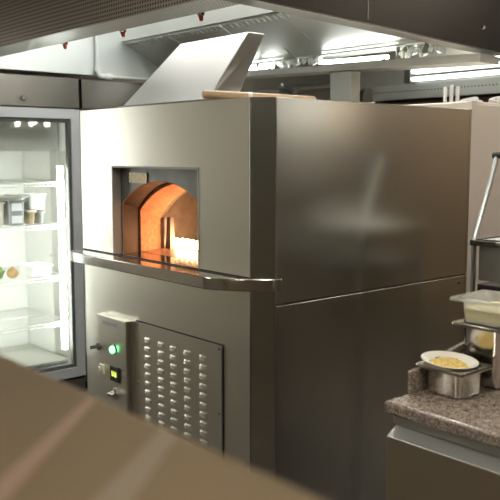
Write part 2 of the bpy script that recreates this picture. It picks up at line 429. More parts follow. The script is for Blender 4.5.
# gas burner along the left of the chamber
bm = nb(); box(bm, -1.215, -.80, .355, .40, 1.15, 1.154); bn = part('burner', bm, M['dark_metal'], oven)
for k in range(20):
    bm = nb()
    x = -1.205+.0208*k; h = .036+.010*math.sin(k*1.7)**2
    lathe(bm, [(0, 0), (.011, .002), (.0125, h*.3), (.012, h*.7), (.008, h*.92), (0, h)], (x, .372+.012*(k % 2), 1.154), 10)
    part('flame', bm, M['flame'], oven, smooth=True, label='bright orange gas flame')
# control panel
cp = nb(); box(cp, -1.111, -.862, -.036, .006, .40, .867)
cpo = part('control_panel', cp, M['steel'], oven, bevel=.003)
bm = nb(); box(bm, -1.060, -.925, -.0372, -.036, .826, .848)
lb = part('control_label', bm, M['steel_soft'], cpo)
bm = nb()
for k in range(11): box(bm, -1.052+.011*k, -1.052+.011*k+.006+(k % 3)*.001, -.0378, -.0371, .833, .841)
part('lettering', bm, M['grey_tub'], cpo)
bm = nb(); tube(bm, [(-1.092, -.036, .716), (-1.092, -.046, .716)], .016, 16); tube(bm, [(-1.092, -.046, .716), (-1.092, -.064, .716)], [.009, .007], 12); box(bm, -1.094, -1.09, -.085, -.06, .708, .724)
part('key_switch', bm, M['dark_metal'], cpo)
bm = nb(); tube(bm, [(-.965, -.036, .724), (-.965, -.042, .724)], [.025, .022], 20); part('lamp_bezel', bm, M['chrome'], cpo)
bm = nb(); tube(bm, [(-.965, -.040, .724), (-.965, -.050, .724), (-.965, -.055, .724)], [.017, .016, .009], 20); part('indicator_light', bm, M['green'], cpo, smooth=True, label='glowing green indicator light')
bm = nb(); box(bm, -1.088, -1.046, -.046, -.036, .592, .636); tube(bm, [(-1.067, -.044, .614), (-1.067, -.058, .614)], .014, 14)
part('push_button', bm, M['cream'], cpo, bevel=.002)
bm = nb(); box(bm, -.992, -.915, -.044, -.036, .578, .648)
ds = part('temperature_display', bm, M['black'], cpo, bevel=.003)
bm = nb()
for x in (-.966, -.942): 
    box(bm, x-.007, x-.004, -.0455, -.044, .602, .626); box(bm, x+.004, x+.007, -.0455, -.044, .602, .626); box(bm, x-.007, x+.007, -.0455, -.044, .612, .615); box(bm, x-.007, x+.007, -.0455, -.044, .602, .605)
part('digit', bm, M['digit'], cpo)
bm = nb(); tube(bm, [(-.962, -.036, .518), (-.962, -.044, .518)], .026, 18); tube(bm, [(-.962, -.044, .518), (-.962, -.060, .518)], [.016, .013], 14); box(bm, -.985, -.939, -.066, -.058, .512, .524)
part('selector_knob', bm, M['steel_polish'], cpo)
# louvred access panel
bm = nb(); box(bm, -.829, -.226, -.004, .005, .30, .870)
for cxl in (-.738, -.636, -.545, -.447, -.342):
    for k in range(14):
        z = .802-.0385*k
        vs = []
        w, h, dep = .027, .010, .007
        pts = []
        for a in range(9):
            t = -1+2*a/8
            pts.append((cxl+w*t, -.004, z-h)); 
        low = [bm.verts.new((cxl+w*(-1+2*a/8), -.004-dep*(1-(-1+2*a/8)**4)*1., z-h)) for a in range(9)]
        mid = [bm.verts.new((cxl+w*(-1+2*a/8), -.004-dep*.62*(1-(-1+2*a/8)**4), z+h*.35)) for a in range(9)]
        top = [bm.verts.new((cxl+w*(-1+2*a/8)*.94, -.0042, z+h*1.1)) for a in range(9)]
        for a in range(8):
            bm.faces.new((low[a], low[a+1], mid[a+1], mid[a])); bm.faces.new((mid[a], mid[a+1], top[a+1], top[a]))
lv = part('louvre_panel', bm, M['steel'], oven)
bm = nb(); box(bm, -.835, -.220, .0005, .0045, .294, .876); part('panel_gap', bm, M['black'], oven)
for x, z in ((-.815, .856), (-.240, .856), (-.240, .60), (-.815, .60)):
    bm = nb(); tube(bm, [(x, -.004, z), (x, -.0075, z)], [.006, .004], 10); part('screw', bm, M['chrome'], lv)

# flue shroud leaning back over the mouth
FL = [(-1.000, .05), (-.372, .05), (-.345, .17), (-.973, .17)]
TP = [(-.868, .28), (-.397, .28), (-.40, .37), (-.871, .37)]
bm = nb()
hexa(bm, [(*p, 1.806) for p in FL]+[(*p, 2.09) for p in TP])
fs = thing('flue_shroud', 'tapered stainless flue shroud leaning back on top of the oven', 'flue', (-.65, .12, 1.80))
part('shroud_body', bm, M['steel_soft'], fs, bevel=.004)
bm = nb(); box(bm, -1.01, -.335, .04, .18, 1.801, 1.812); part('base_flange', bm, M['steel_dark'], fs, bevel=.002)

# pole on top
A, B = Vector((-.258, -.062, 1.8175)), Vector((-.06, .470, 1.8105))
d = (B-A).normalized()
po = thing('wooden_pole', 'pale wooden pole lying across the top of the oven', 'pole', A)
bm = nb(); tube(bm, [A, A+d*.004, A+d*.02, A+d*.25, A+d*.45, A+d*.455], [.010, .0155, .0155, .0125, .0085, .005], 18); part('shaft', bm, M['wood'], po, smooth=True)
bm = nb(); tube(bm, [A+d*.175, A+d*.192], .0152, 18); part('collar', bm, M['white'], po, label='white collar')
# ------------------------------------------------------------------ exhaust hood above the oven
hood = thing('exhaust_hood', 'big stainless canopy exhaust hood hanging over the pizza oven', 'hood', (-1.3, .7, 2.1))
HX0, HX1 = -2.60, .05
def lipz(y): return 2.1-.02*max(0, y)/1.5
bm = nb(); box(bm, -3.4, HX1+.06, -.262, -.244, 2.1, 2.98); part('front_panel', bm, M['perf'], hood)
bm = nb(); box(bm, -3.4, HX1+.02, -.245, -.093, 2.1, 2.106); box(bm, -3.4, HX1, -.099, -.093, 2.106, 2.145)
part('front_gutter', bm, M['perf_lip'], hood)
rt = [(.06, -.26), (.11, -.26), (-.07, 1.62), (-.12, 1.62)]
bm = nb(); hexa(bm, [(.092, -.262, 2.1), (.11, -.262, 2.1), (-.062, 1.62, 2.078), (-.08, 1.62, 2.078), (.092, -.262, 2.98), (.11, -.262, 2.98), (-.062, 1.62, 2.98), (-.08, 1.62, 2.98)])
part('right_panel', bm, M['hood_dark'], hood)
bm = nb(); hexa(bm, [(.03, -.262, 2.098), (.11, -.262, 2.098), (-.062, 1.62, 2.072), (-.142, 1.62, 2.072), (.03, -.262, 2.106), (.11, -.262, 2.106), (-.062, 1.62, 2.080), (-.142, 1.62, 2.080)])
part('right_gutter', bm, M['steel_dark'], hood)
bm = nb(); tube(bm, [(.014, 1.30, 2.16), (.024, 1.30, 2.16)], .008, 10); part('rivet', bm, M['chrome'], hood)
bm = nb()
for y in (.50,): box(bm, .037, .043, y-.003, y+.003, 2.108, 2.9)
part('panel_seam', bm, M['steel_dark'], hood)
bm = nb(); box(bm, HX0-.02, HX0, -.09, 1.62, 2.112, 2.98); part('left_panel', bm, M['hood_left'], hood)
bm = nb(); box(bm, HX0-.8, HX1+.1, -.26, 1.66, 2.96, 2.985); part('top_panel', bm, M['steel_hood'], hood)
# filter bank: vertical plenum, then a panel sloping back down to the rear lip
bm = nb(); box(bm, HX0, -.02, 1.05, 1.07, 2.345, 2.97); part('plenum_face', bm, M['steel_hood'], hood)
sl = lambda t: (1.07+.43*t, 2.345-.215*t)
nfil = 5; fx0, fx1 = HX0+.002, -.04
for i in range(nfil):
    xa = fx0+(fx1-fx0)*i/nfil+.004; xb = fx0+(fx1-fx0)*(i+1)/nfil-.004
    bm = nb()
    (ya, za), (yb, zb) = sl(0), sl(.55)
    hexa(bm, [(xa, ya, za-.012), (xb, ya, za-.012), (xb, yb, zb-.012), (xa, yb, zb-.012), (xa, ya, za), (xb, ya, za), (xb, yb, zb), (xa, yb, zb)])
    n = 11
    for k in range(n):
        xm = xa+(xb-xa)*(k+.5)/n; w = (xb-xa)/n*.28
        (yc, zc), (yd, zd) = sl(-.01), sl(.07)
        hexa(bm, [(xm-w, yc, zc-.018), (xm+w, yc, zc-.018), (xm+w, yd, zd-.018), (xm-w, yd, zd-.018), (xm-w, yc, zc-.011), (xm+w, yc, zc-.011), (xm+w, yd, zd-.011), (xm-w, yd, zd-.011)])
    part('baffle_filter', bm, M['steel_hood'], hood)
bm = nb(); (ya, za), (yb, zb) = sl(.55), sl(.93)
hexa(bm, [(fx0, ya, za-.012), (fx1, ya, za-.012), (fx1-.03, yb, zb-.012), (fx0, yb, zb-.012), (fx0, ya, za), (fx1, ya, za), (fx1-.03, yb, zb), (fx0, yb, zb)])
part('rear_panel', bm, M['steel_hood'], hood)
bm = nb(); hexa(bm, [(HX0, 1.40, 2.105), (-.06, 1.40, 2.024), (-.10, 1.62, 2.030), (HX0, 1.62, 2.112), (HX0, 1.40, 2.130), (-.06, 1.40, 2.064), (-.10, 1.62, 2.064), (HX0, 1.62, 2.130)])
part('rear_gutter', bm, M['steel_soft'], hood)
gz = lambda x: 2.130-.066*(x-HX0)/2.54
for xa, xb in ((-2.10, -1.50), (-1.11, -.62)):
    bm = nb(); tube(bm, [(xa, 1.415, gz(xa)+.018), (xb, 1.415, gz(xb)+.018)], .011, 12); sl_ = part('strip_light', bm, M['strip'], hood, smooth=True, label='lit tube lying on the rear gutter')
    for x in (xa+.02, xb-.02):
        bm = nb(); box(bm, x-.012, x+.012, 1.405, 1.425, gz(x)-.002, gz(x)+.010); part('holder', bm, M['steel_dark'], sl_)
# conduit on the left panel and along the rear panel
bm = nb(); tube(bm, [(-2.575, .846, 2.62), (-2.575, .846, 2.13)], .013, 12); tube(bm, [(-2.575, .88, 2.108), (-2.575, 1.40, 2.104)], .008, 10)
cd = part('conduit', bm, M['white_pipe'], hood, smooth=True)
bm = nb(); tube(bm, [(-2.575, .846, 2.165), (-2.575, .846, 2.135)], .021, 14); tube(bm, [(-2.575, .846, 2.135), (-2.575, .850, 2.118), (-2.575, .866, 2.106), (-2.575, .90, 2.106)], .017, 14); tube(bm, [(-2.575, .90, 2.106), (-2.575, .95, 2.106)], .021, 14)
part('elbow', bm, M['white_pipe'], cd, smooth=True)
yy, zz = sl(.78)
bm = nb(); tube(bm, [(-2.55, yy, zz-.03), (-.08, yy, zz-.03)], .0065, 10); c2 = part('conduit', bm, M['galv'], hood, smooth=True)
for x in (-1.62, -1.28):
    bm = nb(); tube(bm, [(x, yy, zz-.03), (x, yy-.002, zz-.062)], [.016, .010], 12); part('clip', bm, M['galv'], c2)
bm = nb(); tube(bm, [(-1.62, 1.05, 2.62), (-1.50, 1.10, 2.46), (-1.38, 1.22, 2.31), (-1.285, yy-.005, zz-.035)], .0045, 8); part('cable', bm, M['grey_tub'], hood, smooth=True)
# nozzles under the front lip
for x in (-1.303, -.801, -.268):
    bm = nb(); tube(bm, [(x, -.06, 2.15), (x, -.06, 2.118)], .011, 12); tube(bm, [(x, -.06, 2.118), (x, -.06, 2.10)], .015, 6)
    nz = part('spray_nozzle', bm, M['chrome'], hood)
    bm = nb(); tube(bm, [(x, -.06, 2.10), (x+.004, -.06, 2.082)], [.010, .007], 12); part('cap', bm, M['red'], nz, label='red blow-off cap')
bm = nb(); box(bm, -1.02, -.46, .93, 1.045, 2.93, 2.96); f = part('added_fitting', bm, M['white'], hood)  # unseen fitting added to brighten the rear of the hood
bm = nb(); box(bm, -1.0, -.48, .95, 1.04, 2.905, 2.93); part('added_diffuser', bm, M['lamp'], f)
# unseen strip lights added up inside the canopy to brighten it
for x in (-2.0, -.98):
    bm = nb(); box(bm, x-.5, x+.5, .36, .54, 2.93, 2.96); f = part('added_fitting', bm, M['white'], hood)
    bm = nb(); box(bm, x-.48, x+.48, .38, .52, 2.905, 2.93); part('added_diffuser', bm, M['lamp'], f)

# foil bundles on the rear gutter
def foil(name, label, c, L, H):
    bm = nb(); rnd = random.Random(int(L*1000))
    for k in range(9):
        sz = (L*rnd.uniform(.05, .09), rnd.uniform(.012, .028), H*rnd.uniform(.28, .5))
        bmesh.ops.create_icosphere(bm, subdivisions=1, radius=1, matrix=Matrix.Translation((c[0]+L*(k/8-.5), c[1]+rnd.uniform(-.012, .012), c[2]+H*.45))
            @ Matrix.Rotation(rnd.uniform(-.9, .9), 4, 'Y') @ Matrix.Rotation(rnd.uniform(-.5, .5), 4, 'Z') @ Matrix.Diagonal((*sz, 1)))
    for v in bm.verts: v.co += Vector((rnd.uniform(-.008, .008), rnd.uniform(-.006, .006), rnd.uniform(-.008, .008)))
    lo = min(v.co.z for v in bm.verts)
    bmesh.ops.translate(bm, verts=bm.verts, vec=(-c[0], -c[1], -lo))
    return solo(name, bm, M['foil'], label, 'foil', c)
foil('foil_bundle', 'crumpled shiny foil bundle on the hood ledge above the wooden pole', (-1.30, 1.445, 2.0985), .34, .075)
foil('foil_bundle', 'crumpled shiny foil bundle on the hood ledge near the dark hood skirt', (-.44, 1.445, 2.0765), .28, .09)

# steel post behind the oven
sp = thing('steel_post', 'square stainless post rising behind the oven to the hood', 'post', (-.94, 1.44, 0))
bm = nb(); box(bm, -1.02, -.865, 1.405, 1.48, 0, 2.045); part('shaft', bm, M['post'], sp, bevel=.004)
bm = nb(); box(bm, -1.05, -.84, 1.37, 1.51, 0, .012); part('base_plate', bm, M['steel_dark'], sp)

# ------------------------------------------------------------------ far hood with rivet row, seen under the first
fh = thing('exhaust_hood', 'farther stainless hood with a row of rivets along its lip', 'hood', (-1.8, 3.2, 2.0))
bm = nb(); box(bm, -3.3, .6, 2.60, 2.62, 1.975, 2.080); part('front_lip', bm, M['steel_soft'], fh, bevel=.003)
bm = nb()
for k in range(64): 
    x = -1.72+.026*k; tube(bm, [(x, 2.60, 2.030), (x, 2.597, 2.030)], .005, 6)
part('rivet_row', bm, M['gasket'], fh)
bm = nb(); hexa(bm, [(-3.3, 2.62, 2.06), (.6, 2.62, 2.06), (.6, 3.9, 2.06), (-3.3, 3.9, 2.06), (-3.3, 2.95, 2.75), (.6, 2.95, 2.75), (.6, 3.9, 2.75), (-3.3, 3.9, 2.75)]); part('canopy', bm, M['steel_hood'], fh)
for i, z in enumerate((2.105, 2.155)):
    bm = nb(); tube(bm, [(-1.40, 2.585, z), (-.50, 2.585, z)], .014, 12); part('tube', bm, M['tube'], fh, smooth=True)
for x in (-1.43, -.52):
    bm = nb(); box(bm, x, x+.05, 2.56, 2.605, 2.08, 2.18); part('tube_bracket', bm, M['steel_dark'], fh)
bm = nb(); box(bm, -1.45, -.45, 2.606, 2.63, 2.075, 2.19); part('reflector', bm, M['chrome'], fh)
bm = nb(); tube(bm, [(-3.0, 2.58, 2.115), (-2.05, 2.58, 2.12)], .022, 12); part('pipe', bm, M['galv'], fh, smooth=True)
bm = nb(); tube(bm, [(-2.62, 2.55, 2.10), (-2.50, 2.55, 2.06)], [.05, .035], 12); tube(bm, [(-2.62, 2.55, 2.11), (-2.62, 2.50, 2.15)], .022, 10); part('valve', bm, M['galv'], fh, smooth=True)
bm = nb(); tube(bm, [(-2.40, 2.55, 2.02), (-2.40, 2.50, 2.02)], .02, 12); part('valve_knob', bm, M['red'], fh, label='red valve knob')
bm = nb(); tube(bm, [(-1.86, 2.56, 2.0), (-1.74, 2.56, 2.0)], [.05, .07], 12); part('duct_fitting', bm, M['steel_dark'], fh, smooth=True)
bm = nb(); box(bm, -2.9, .3, 3.0, 3.15, 2.035, 2.058); part('added_diffuser', bm, M['far_fill'], fh)  # unseen glowing slab added to brighten the area under the far hood

# ------------------------------------------------------------------ glass-door refrigerator on the left
FX = -2.60
fr = thing('refrigerator', 'tall glass-door refrigerator glowing white inside, left of the oven', 'refrigerator', (-3.0, 0, 0))
FY0, FY1 = -.76, .722
bm = nb()
box(bm, -3.42, FX-.06, FY0, FY0+.04, .06, 2.085); box(bm, -3.42, FX-.06, FY1-.04, FY1, .06, 2.085)
box(bm, -3.42, -3.38, FY0, FY1, .06, 2.085); box(bm, -3.42, FX-.06, FY0, FY1, .06, .115); box(bm, -3.42, FX-.06, FY0, FY1, 1.86, 2.085)
part('cabinet', bm, M['steel_soft'], fr)
bm = nb(); box(bm, -3.379, -3.372, FY0+.045, FY1-.045, .12, 1.855); box(bm, -3.37, FX-.07, FY1-.046, FY1-.041, .12, 1.855); box(bm, -3.37, FX-.07, FY0+.041, FY0+.046, .12, 1.855); box(bm, -3.37, FX-.07, FY0+.05, FY1-.05, .116, .12)
part('liner', bm, M['inner'], fr)
bm = nb(); box(bm, FX-.06, FX-.005, FY0, FY1, 1.893, 2.085); hd = part('header_panel', bm, M['steel_dark'], fr, bevel=.003)
bm = nb(); tube(bm, [(FX-.005, .335, 1.945), (FX+.008, .335, 1.945)], [.020, .016], 16); part('lock', bm, M['chrome'], hd)
bm = nb(); box(bm, FX-.05, FX-.02, FY0, FY1, 0.0, .10); part('kick_plate', bm, M['steel_dark'], fr)
# evaporator cover at the top of the inside
bm = nb(); box(bm, -3.30, -2.80, FY0+.06, FY1-.06, 1.62, 1.85); part('evaporator_cover', bm, M['inner_steel'], fr)
bm = nb(); box(bm, -3.368, -3.345, .16, .22, .2, 1.6); box(bm, -3.368, -3.345, -.25, -.19, .2, 1.6); part('shelf_rail', bm, M['inner_steel'], fr)
bm = nb(); box(bm, FX-.35, FX-.09, FY1-.048, FY1-.046, .2, 1.62); part('side_sheet', bm, M['inner_steel'], fr)
doors = []
for y0, y1 in ((-.02, .718), (-.756, -.024)):  # second door lies out of view, added for the oven front to reflect
    bm = nb(); grid_hole(bm, 0, y0, y1, .122, 1.885, y0+.062, y1-.062, .185, 1.825, FX-.05, FX)
    dr = part('door', bm, M['alu'], fr, weld=False); doors.append(dr)
    bm = nb(); grid_hole(bm, 0, y0+.058, y1-.058, .181, 1.829, y0+.084, y1-.084, .21, 1.80, FX-.042, FX-.012); part('gasket', bm, M['gasket'], dr)
    bm = nb(); box(bm, FX-.028, FX-.022, y0+.07, y1-.07, .195, 1.815); part('glass_pane', bm, M['glass'], dr)
for y in (.615, .655-.71-.02, -.70):
    bm = nb(); box(bm, FX-.105, FX-.075, y-.014, y+.014, .30, 1.52); part('light_strip', bm, M['led'], fr)
def wire_shelf(z, xa=-3.33, xb=-2.72):
    bm = nb(); ya, yb = FY0+.06, FY1-.065
    for x in (xa, xb, (xa+xb)/2): tube(bm, [(x, ya, z), (x, yb, z)], .0055, 6)
    tube(bm, [(xb, ya, z-.022), (xb, yb, z-.022)], .004, 6)
    for y in (ya, yb): tube(bm, [(xa, y, z), (xb, y, z)], .0055, 6)
    n = 46
    for k in range(n+1):
        y = ya+(yb-ya)*k/n
        tube(bm, [(xa, y, z+.006), (xb, y, z+.006), (xb+.004, y, z-.022)], .0022, 5)
    return part('wire_shelf', bm, M['wire'], fr)
SH = [1.415, 1.135, .79, .48]
for z in SH: wire_shelf(z)
bm = nb(); box(bm, -3.33, -2.73, FY0+.06, FY1-.06, .20, .215); part('base_tray', bm, M['inner_steel'], fr)
bm = nb(); box(bm, FX-.36, FX-.10, FY1-.062, FY1-.049, .895, .915); part('shelf_rail', bm, M['inner_steel'], fr)

# contents of the refrigerator
def tub_thing(name, label, cat, group, w, d, h, loc, m, rz=0, lid=None, lab=None):
    t = thing(name, label, cat, loc, rz, group)
    bm = pan_mesh(w, d, h, .006, .006, .015); part('tub', bm, m, t, local=True, smooth=True)
    if lid:
        bm = nb(); loft(bm, [(w+.004, d+.004, .013, h-.004), (w+.006, d+.006, .013, h+.004), (w-.004, d-.004, .013, h+.008)], True, True); part('lid', bm, lid, t, local=True)
    if lab:
        for z in lab:
            bm = nb(); box(bm, w/2-.004, w/2+.0015, -.038, .032, z, z+.048); part('paper_label', bm, M['label'], t, local=True)
    return t
z1 = SH[1]+.0085
tub_thing('storage_tub', 'grey tub with two white labels on the upper fridge shelf', 'tub', 'tubs in the refrigerator', .20, .125, .16, (-2.84, .335, z1), M['grey_tub'], lab=(.015, .095))
tub_thing('storage_tub', 'brown tub beside the grey labelled tub in the fridge', 'tub', 'tubs in the refrigerator', .16, .062, .085, (-2.82, .437, z1), M['brown_tub'], lid=M['cream'])
tub_thing('storage_tub', 'small plain grey tub right of the brown fridge tub', 'tub', 'tubs in the refrigerator', .16, .052, .085, (-2.82, .505, z1), M['grey_tub'])
tub_thing('storage_tub', 'white tub standing on the brown and small grey fridge tubs', 'tub', 'tubs in the refrigerator', .17, .13, .105, (-2.82, .478, z1+.0935), M['white'])
tub_thing('storage_tub', 'cream tub at the left end of the upper fridge shelf', 'tub', 'tubs in the refrigerator', .20, .11, .155, (-2.84, .205, z1), M['cream'])
bm = pan_mesh(.34, .27, .028, .01, .01, .02)
solo('baking_tray', bm, M['inner_steel'], 'shallow steel tray lying across the grey and cream fridge tubs', 'tray', (-2.87, .262, z1+.1615), smooth=True)
z2 = SH[2]+.0085
def leafy(label, loc, r, seed):
    rnd = random.Random(seed); bm = nb()
    t = thing('lettuce_head', label, 'lettuce', loc, 0, 'greens on the middle fridge shelf')
    bmesh.ops.create_icosphere(bm, subdivisions=3, radius=r)
    for v in bm.verts:
        n = v.co.normalized(); f = 1+.10*math.sin(9*n.x+seed)*math.cos(8*n.y)+.06*math.sin(17*n.z+5*n.x)
        v.co *= f; v.co.z = max(-.72*r, v.co.z)+.72*r
    part('heart', bm, M['lettuce'], t, local=True, smooth=True)
    for k in range(6):
        a = k*PI/3+seed; bm = nb(); R = []
        for i in range(6):
            tt = i/5; rr = r*(.65+.5*tt); zz = r*(.10+1.15*tt-.35*tt*tt); w = r*.8*math.sin(PI*(.15+.8*tt))
            R.append([bm.verts.new((rr*math.cos(a)-w*s*math.sin(a), rr*math.sin(a)+w*s*math.cos(a), zz+.012*math.sin(5*s+3*tt)+abs(s)*.012)) for s in (-1, -.5, 0, .5, 1)])
        for P, Q in zip(R, R[1:]):
            for j in range(4): bm.faces.new((P[j], P[j+1], Q[j+1], Q[j]))
        o = part('leaf', bm, M['lettuce'], t, local=True, smooth=True)
        s = o.modifiers.new('thick', 'SOLIDIFY'); s.thickness = .003
leafy('green lettuce head at the left end of the middle fridge shelf', (-2.84, .215, z2), .052, 2)
bm = nb(); lathe(bm, [(0, 0), (.016, .001), (.034, .014), (.040, .032), (.032, .052), (.014, .064), (.005, .074), (0, .078)], (0, 0, 0), 20)
solo('onion', bm, M['onion'], 'brown onion beside the lettuce on the middle fridge shelf', 'onion', (-2.80, .315, z2), smooth=True)
tub_thing('storage_tub', 'low white tub at the right of the middle fridge shelf', 'tub', 'tubs in the refrigerator', .20, .16, .07, (-2.85, .50, z2), M['white'])

# steel cabinet right of the refrigerator
uc = thing('steel_cabinet', 'dark stainless cabinet between the refrigerator and the flue shroud', 'cabinet', (-3.0, 1.2, 0))
bm = nb(); box(bm, -3.42, FX-.05, .738, 1.64, .06, 2.085); part('body', bm, M['steel_dark'], uc, bevel=.003)
bm = nb(); box(bm, FX-.05, FX-.005, .742, 1.636, 1.893, 2.082); part('header_panel', bm, M['steel_dark'], uc, bevel=.003)
bm = nb(); box(bm, FX-.05, FX-.005, .742, 1.636, .122, 1.885); dd = part('door', bm, M['steel_soft'], uc, bevel=.003)
bm = nb(); tube(bm, [(FX-.005, .80, 1.2), (FX+.035, .80, 1.2), (FX+.035, .80, .9), (FX-.005, .80, .9)], .01, 10); part('handle', bm, M['chrome'], dd)
bm = nb(); box(bm, -3.35, FX-.08, .76, 1.62, 0, .06); part('plinth', bm, M['black'], uc)

# ------------------------------------------------------------------ tall cabinet beyond the oven and things on it
tc = thing('tall_cabinet', 'tall stainless cabinet with warm sheen just beyond the oven', 'cabinet', (-.4, 1.9, 0))
bm = nb(); box(bm, -.80, -.02, 1.264, 2.75, .06, 1.838); part('body', bm, M['cab_steel'], tc, bevel=.006)
bm = nb(); box(bm, -.02, -.004, 1.294, 2.74, .10, 1.826); part('door', bm, M['cab_steel'], tc, bevel=.004)
bm = nb(); box(bm, -.0225, -.0005, 1.262, 1.293, .06, 1.838); part('corner_trim', bm, M['cab_steel'], tc, bevel=.002)
bm = nb(); box(bm, -.75, -.06, 1.36, 2.70, 0, .06); part('plinth', bm, M['black'], tc)
for x, y, h, lab in ((-.212, 1.350, .078, 'thin white paper tube, nearest the oven of three on the tall cabinet'), (-.192, 1.372, .088, 'thin white paper tube, tallest and middle of three on the tall cabinet'), (-.172, 1.392, .080, 'thin white paper tube, farthest from the oven of three on the tall cabinet')):
    t = thing('paper_tube', lab, 'paper tube', (x, y, 1.838), 0, 'paper tubes on the tall cabinet')
    bm = nb(); lathe(bm, [(.004, 0), (.0085, 0), (.009, .002), (.009, h-.002), (.0085, h), (.004, h), (.004, .002), (.004, 0)], seg=16); part('paper', bm, M['paper'], t, local=True, smooth=True)
    bm = nb(); lathe(bm, [(.003, .001), (.0038, .001), (.0038, h+.001), (.003, h+.001), (.003, .001)], seg=12); part('core', bm, M['wood'], t, local=True)
for k, (x, y, r, lab) in enumerate(((-.235, 1.60, .3, 'crumpled white paper bag on the tall cabinet nearer the paper tubes'), (-.115, 1.66, 1.0, 'crumpled white paper bag at the outer edge of the tall cabinet'))):
    bm = nb(); rnd = random.Random(40+k)
    bmesh.ops.create_icosphere(bm, subdivisions=3, radius=1)
    for v in bm.verts:
        n = v.co.copy(); f = 1+.22*math.sin(5*n.x+k)*math.sin(4*n.y+2)+.12*math.sin(11*n.z+7*n.x)
        v.co = Vector((n.x*.052*f, n.y*.045*f, max(-.5, n.z)*.026*f+.013))
    lo = min(v.co.z for v in bm.verts); bmesh.ops.translate(bm, verts=bm.verts, vec=(0, 0, -lo))
    solo('paper_bag', bm, M['paper'], lab, 'paper bag', (x, y, 1.838), r, 'paper bags on the tall cabinet')

# ------------------------------------------------------------------ shelf stand with sloped chrome frame
SX = .30
ss = thing('shelf_stand', 'steel shelf stand with sloping chrome end frame behind the tubs', 'shelf', (.7, 1.05, 0))
for x in (SX, 1.45):
    bm = nb(); tube(bm, [(x, .863, 0), (x, .863, 1.262), (x, .866, 1.270), (x, 1.0, 1.585), (x, 1.004, 1.592)], .0105, 12); fp = part('end_frame', bm, M['galv'], ss, smooth=True)
    bm = nb(); tube(bm, [(x-.016, 1.003, 1.594), (x+.022, 1.003, 1.594)], .013, 12); part('end_cap', bm, M['black'], fp, label='black end cap')
    bm = nb(); tube(bm, [(x, 1.30, 0), (x, 1.30, 1.25)], .012, 12); part('post', bm, M['chrome'], ss, smooth=True)
bm = nb(); tube(bm, [(SX+.022, 1.003, 1.594), (1.43, 1.003, 1.594)], .010, 12); part('top_rail', bm, M['black'], ss, smooth=True)
bm = nb(); tube(bm, [(SX+.07, 1.0, 1.585), (SX+.07, 1.0, 1.553), (SX+.077, .992, 1.546), (SX+.087, .99, 1.552)], .004, 8); part('hook', bm, M['black'], ss, smooth=True)
bm = nb(); box(bm, SX-.012, 1.46, .855, 1.31, 1.248, 1.262); part('shelf', bm, M['steel_soft'], ss, bevel=.003)
bm = nb(); box(bm, SX-.012, SX+.10, .848, .885, 1.240, 1.2625); part('shelf_bracket', bm, M['steel_dark'], ss, bevel=.002)
bm = nb(); box(bm, SX+.012, 1.44, .88, .90, 1.10, 1.248); part('apron', bm, M['steel_soft'], ss, bevel=.002)
bm = nb(); box(bm, SX+.012, 1.44, .875, 1.30, 1.055, 1.085); part('lower_shelf', bm, M['black'], ss, bevel=.003)
bm = nb()
n = 8
R = [[bm.verts.new((SX+.02+.42*i/n, .890+.33*j/n, 1.2650+.010*(i/n)*(1-i/n)+.012*max(0, j/n-.5)*math.sin(3*i/n))) for j in range(n+1)] for i in range(n+1)]
for i in range(n):
    for j in range(n): bm.faces.new((R[i][j], R[i+1][j], R[i+1][j+1], R[i][j+1]))
bmesh.ops.translate(bm, verts=bm.verts, vec=(-.53, -1.055, -1.265))
o = solo('paper_sheet', bm, M['paper'], 'white paper sheet lying on the shelf stand', 'paper', (.53, 1.055, 1.2625), smooth=True)
sm = o.modifiers.new('thick', 'SOLIDIFY'); sm.thickness = .0012; sm.offset = 1

# ------------------------------------------------------------------ granite worktop, drawer unit
CX0, CX1, CY0, CY1 = .683, 2.0, -.137, .70
wt = thing('worktop', 'speckled brown granite worktop carrying the steel pans', 'worktop', (1.2, .2, .862))
bm = nb(); box(bm, CX0, CX1, CY0, CY1, .862, .900); part('slab', bm, M['granite'], wt, bevel=.009, seg=3, smooth=True)
bm = nb(); hexa(bm, [(.6835, -.03, .9003), (.700, -.03, .9003), (.700, .55, .9003), (.6835, .55, .9003), (.6835, -.03, .968), (.700, -.03, .968), (.700, .55, 1.07), (.6835, .55, 1.07)])
part('upstand', bm, M['granite'], wt, bevel=.003)
du = thing('drawer_unit', 'stainless drawer unit under the granite worktop', 'cabinet', (1.2, .2, 0))
bm = nb(); box(bm, .70, CX1, -.095, CY1, .08, .862); part('carcass', bm, M['black'], du)
bm = nb(); box(bm, .700, CX1, -.112, -.095, .832, .856); part('fascia', bm, M['steel_soft'], du, bevel=.002)
for xa, xb in ((.706, 1.35), (1.356, 1.995)):
    bm = nb(); box(bm, xa, xb, -.146, -.10, .12, .802); dr = part('drawer_front', bm, M['door_beige'], du, bevel=.002)
    bm = nb(); hexa(bm, [(xa, -.147, .800), (xb, -.147, .800), (xb, -.100, .800), (xa, -.100, .800), (xa, -.147, .804), (xb, -.147, .804), (xb, -.104, .831), (xa, -.104, .831)])
    part('handle_lip', bm, M['steel_soft'], dr, bevel=.002)
bm = nb(); box(bm, .74, CX1-.03, -.06, CY1-.03, 0, .08); part('plinth', bm, M['black'], du)

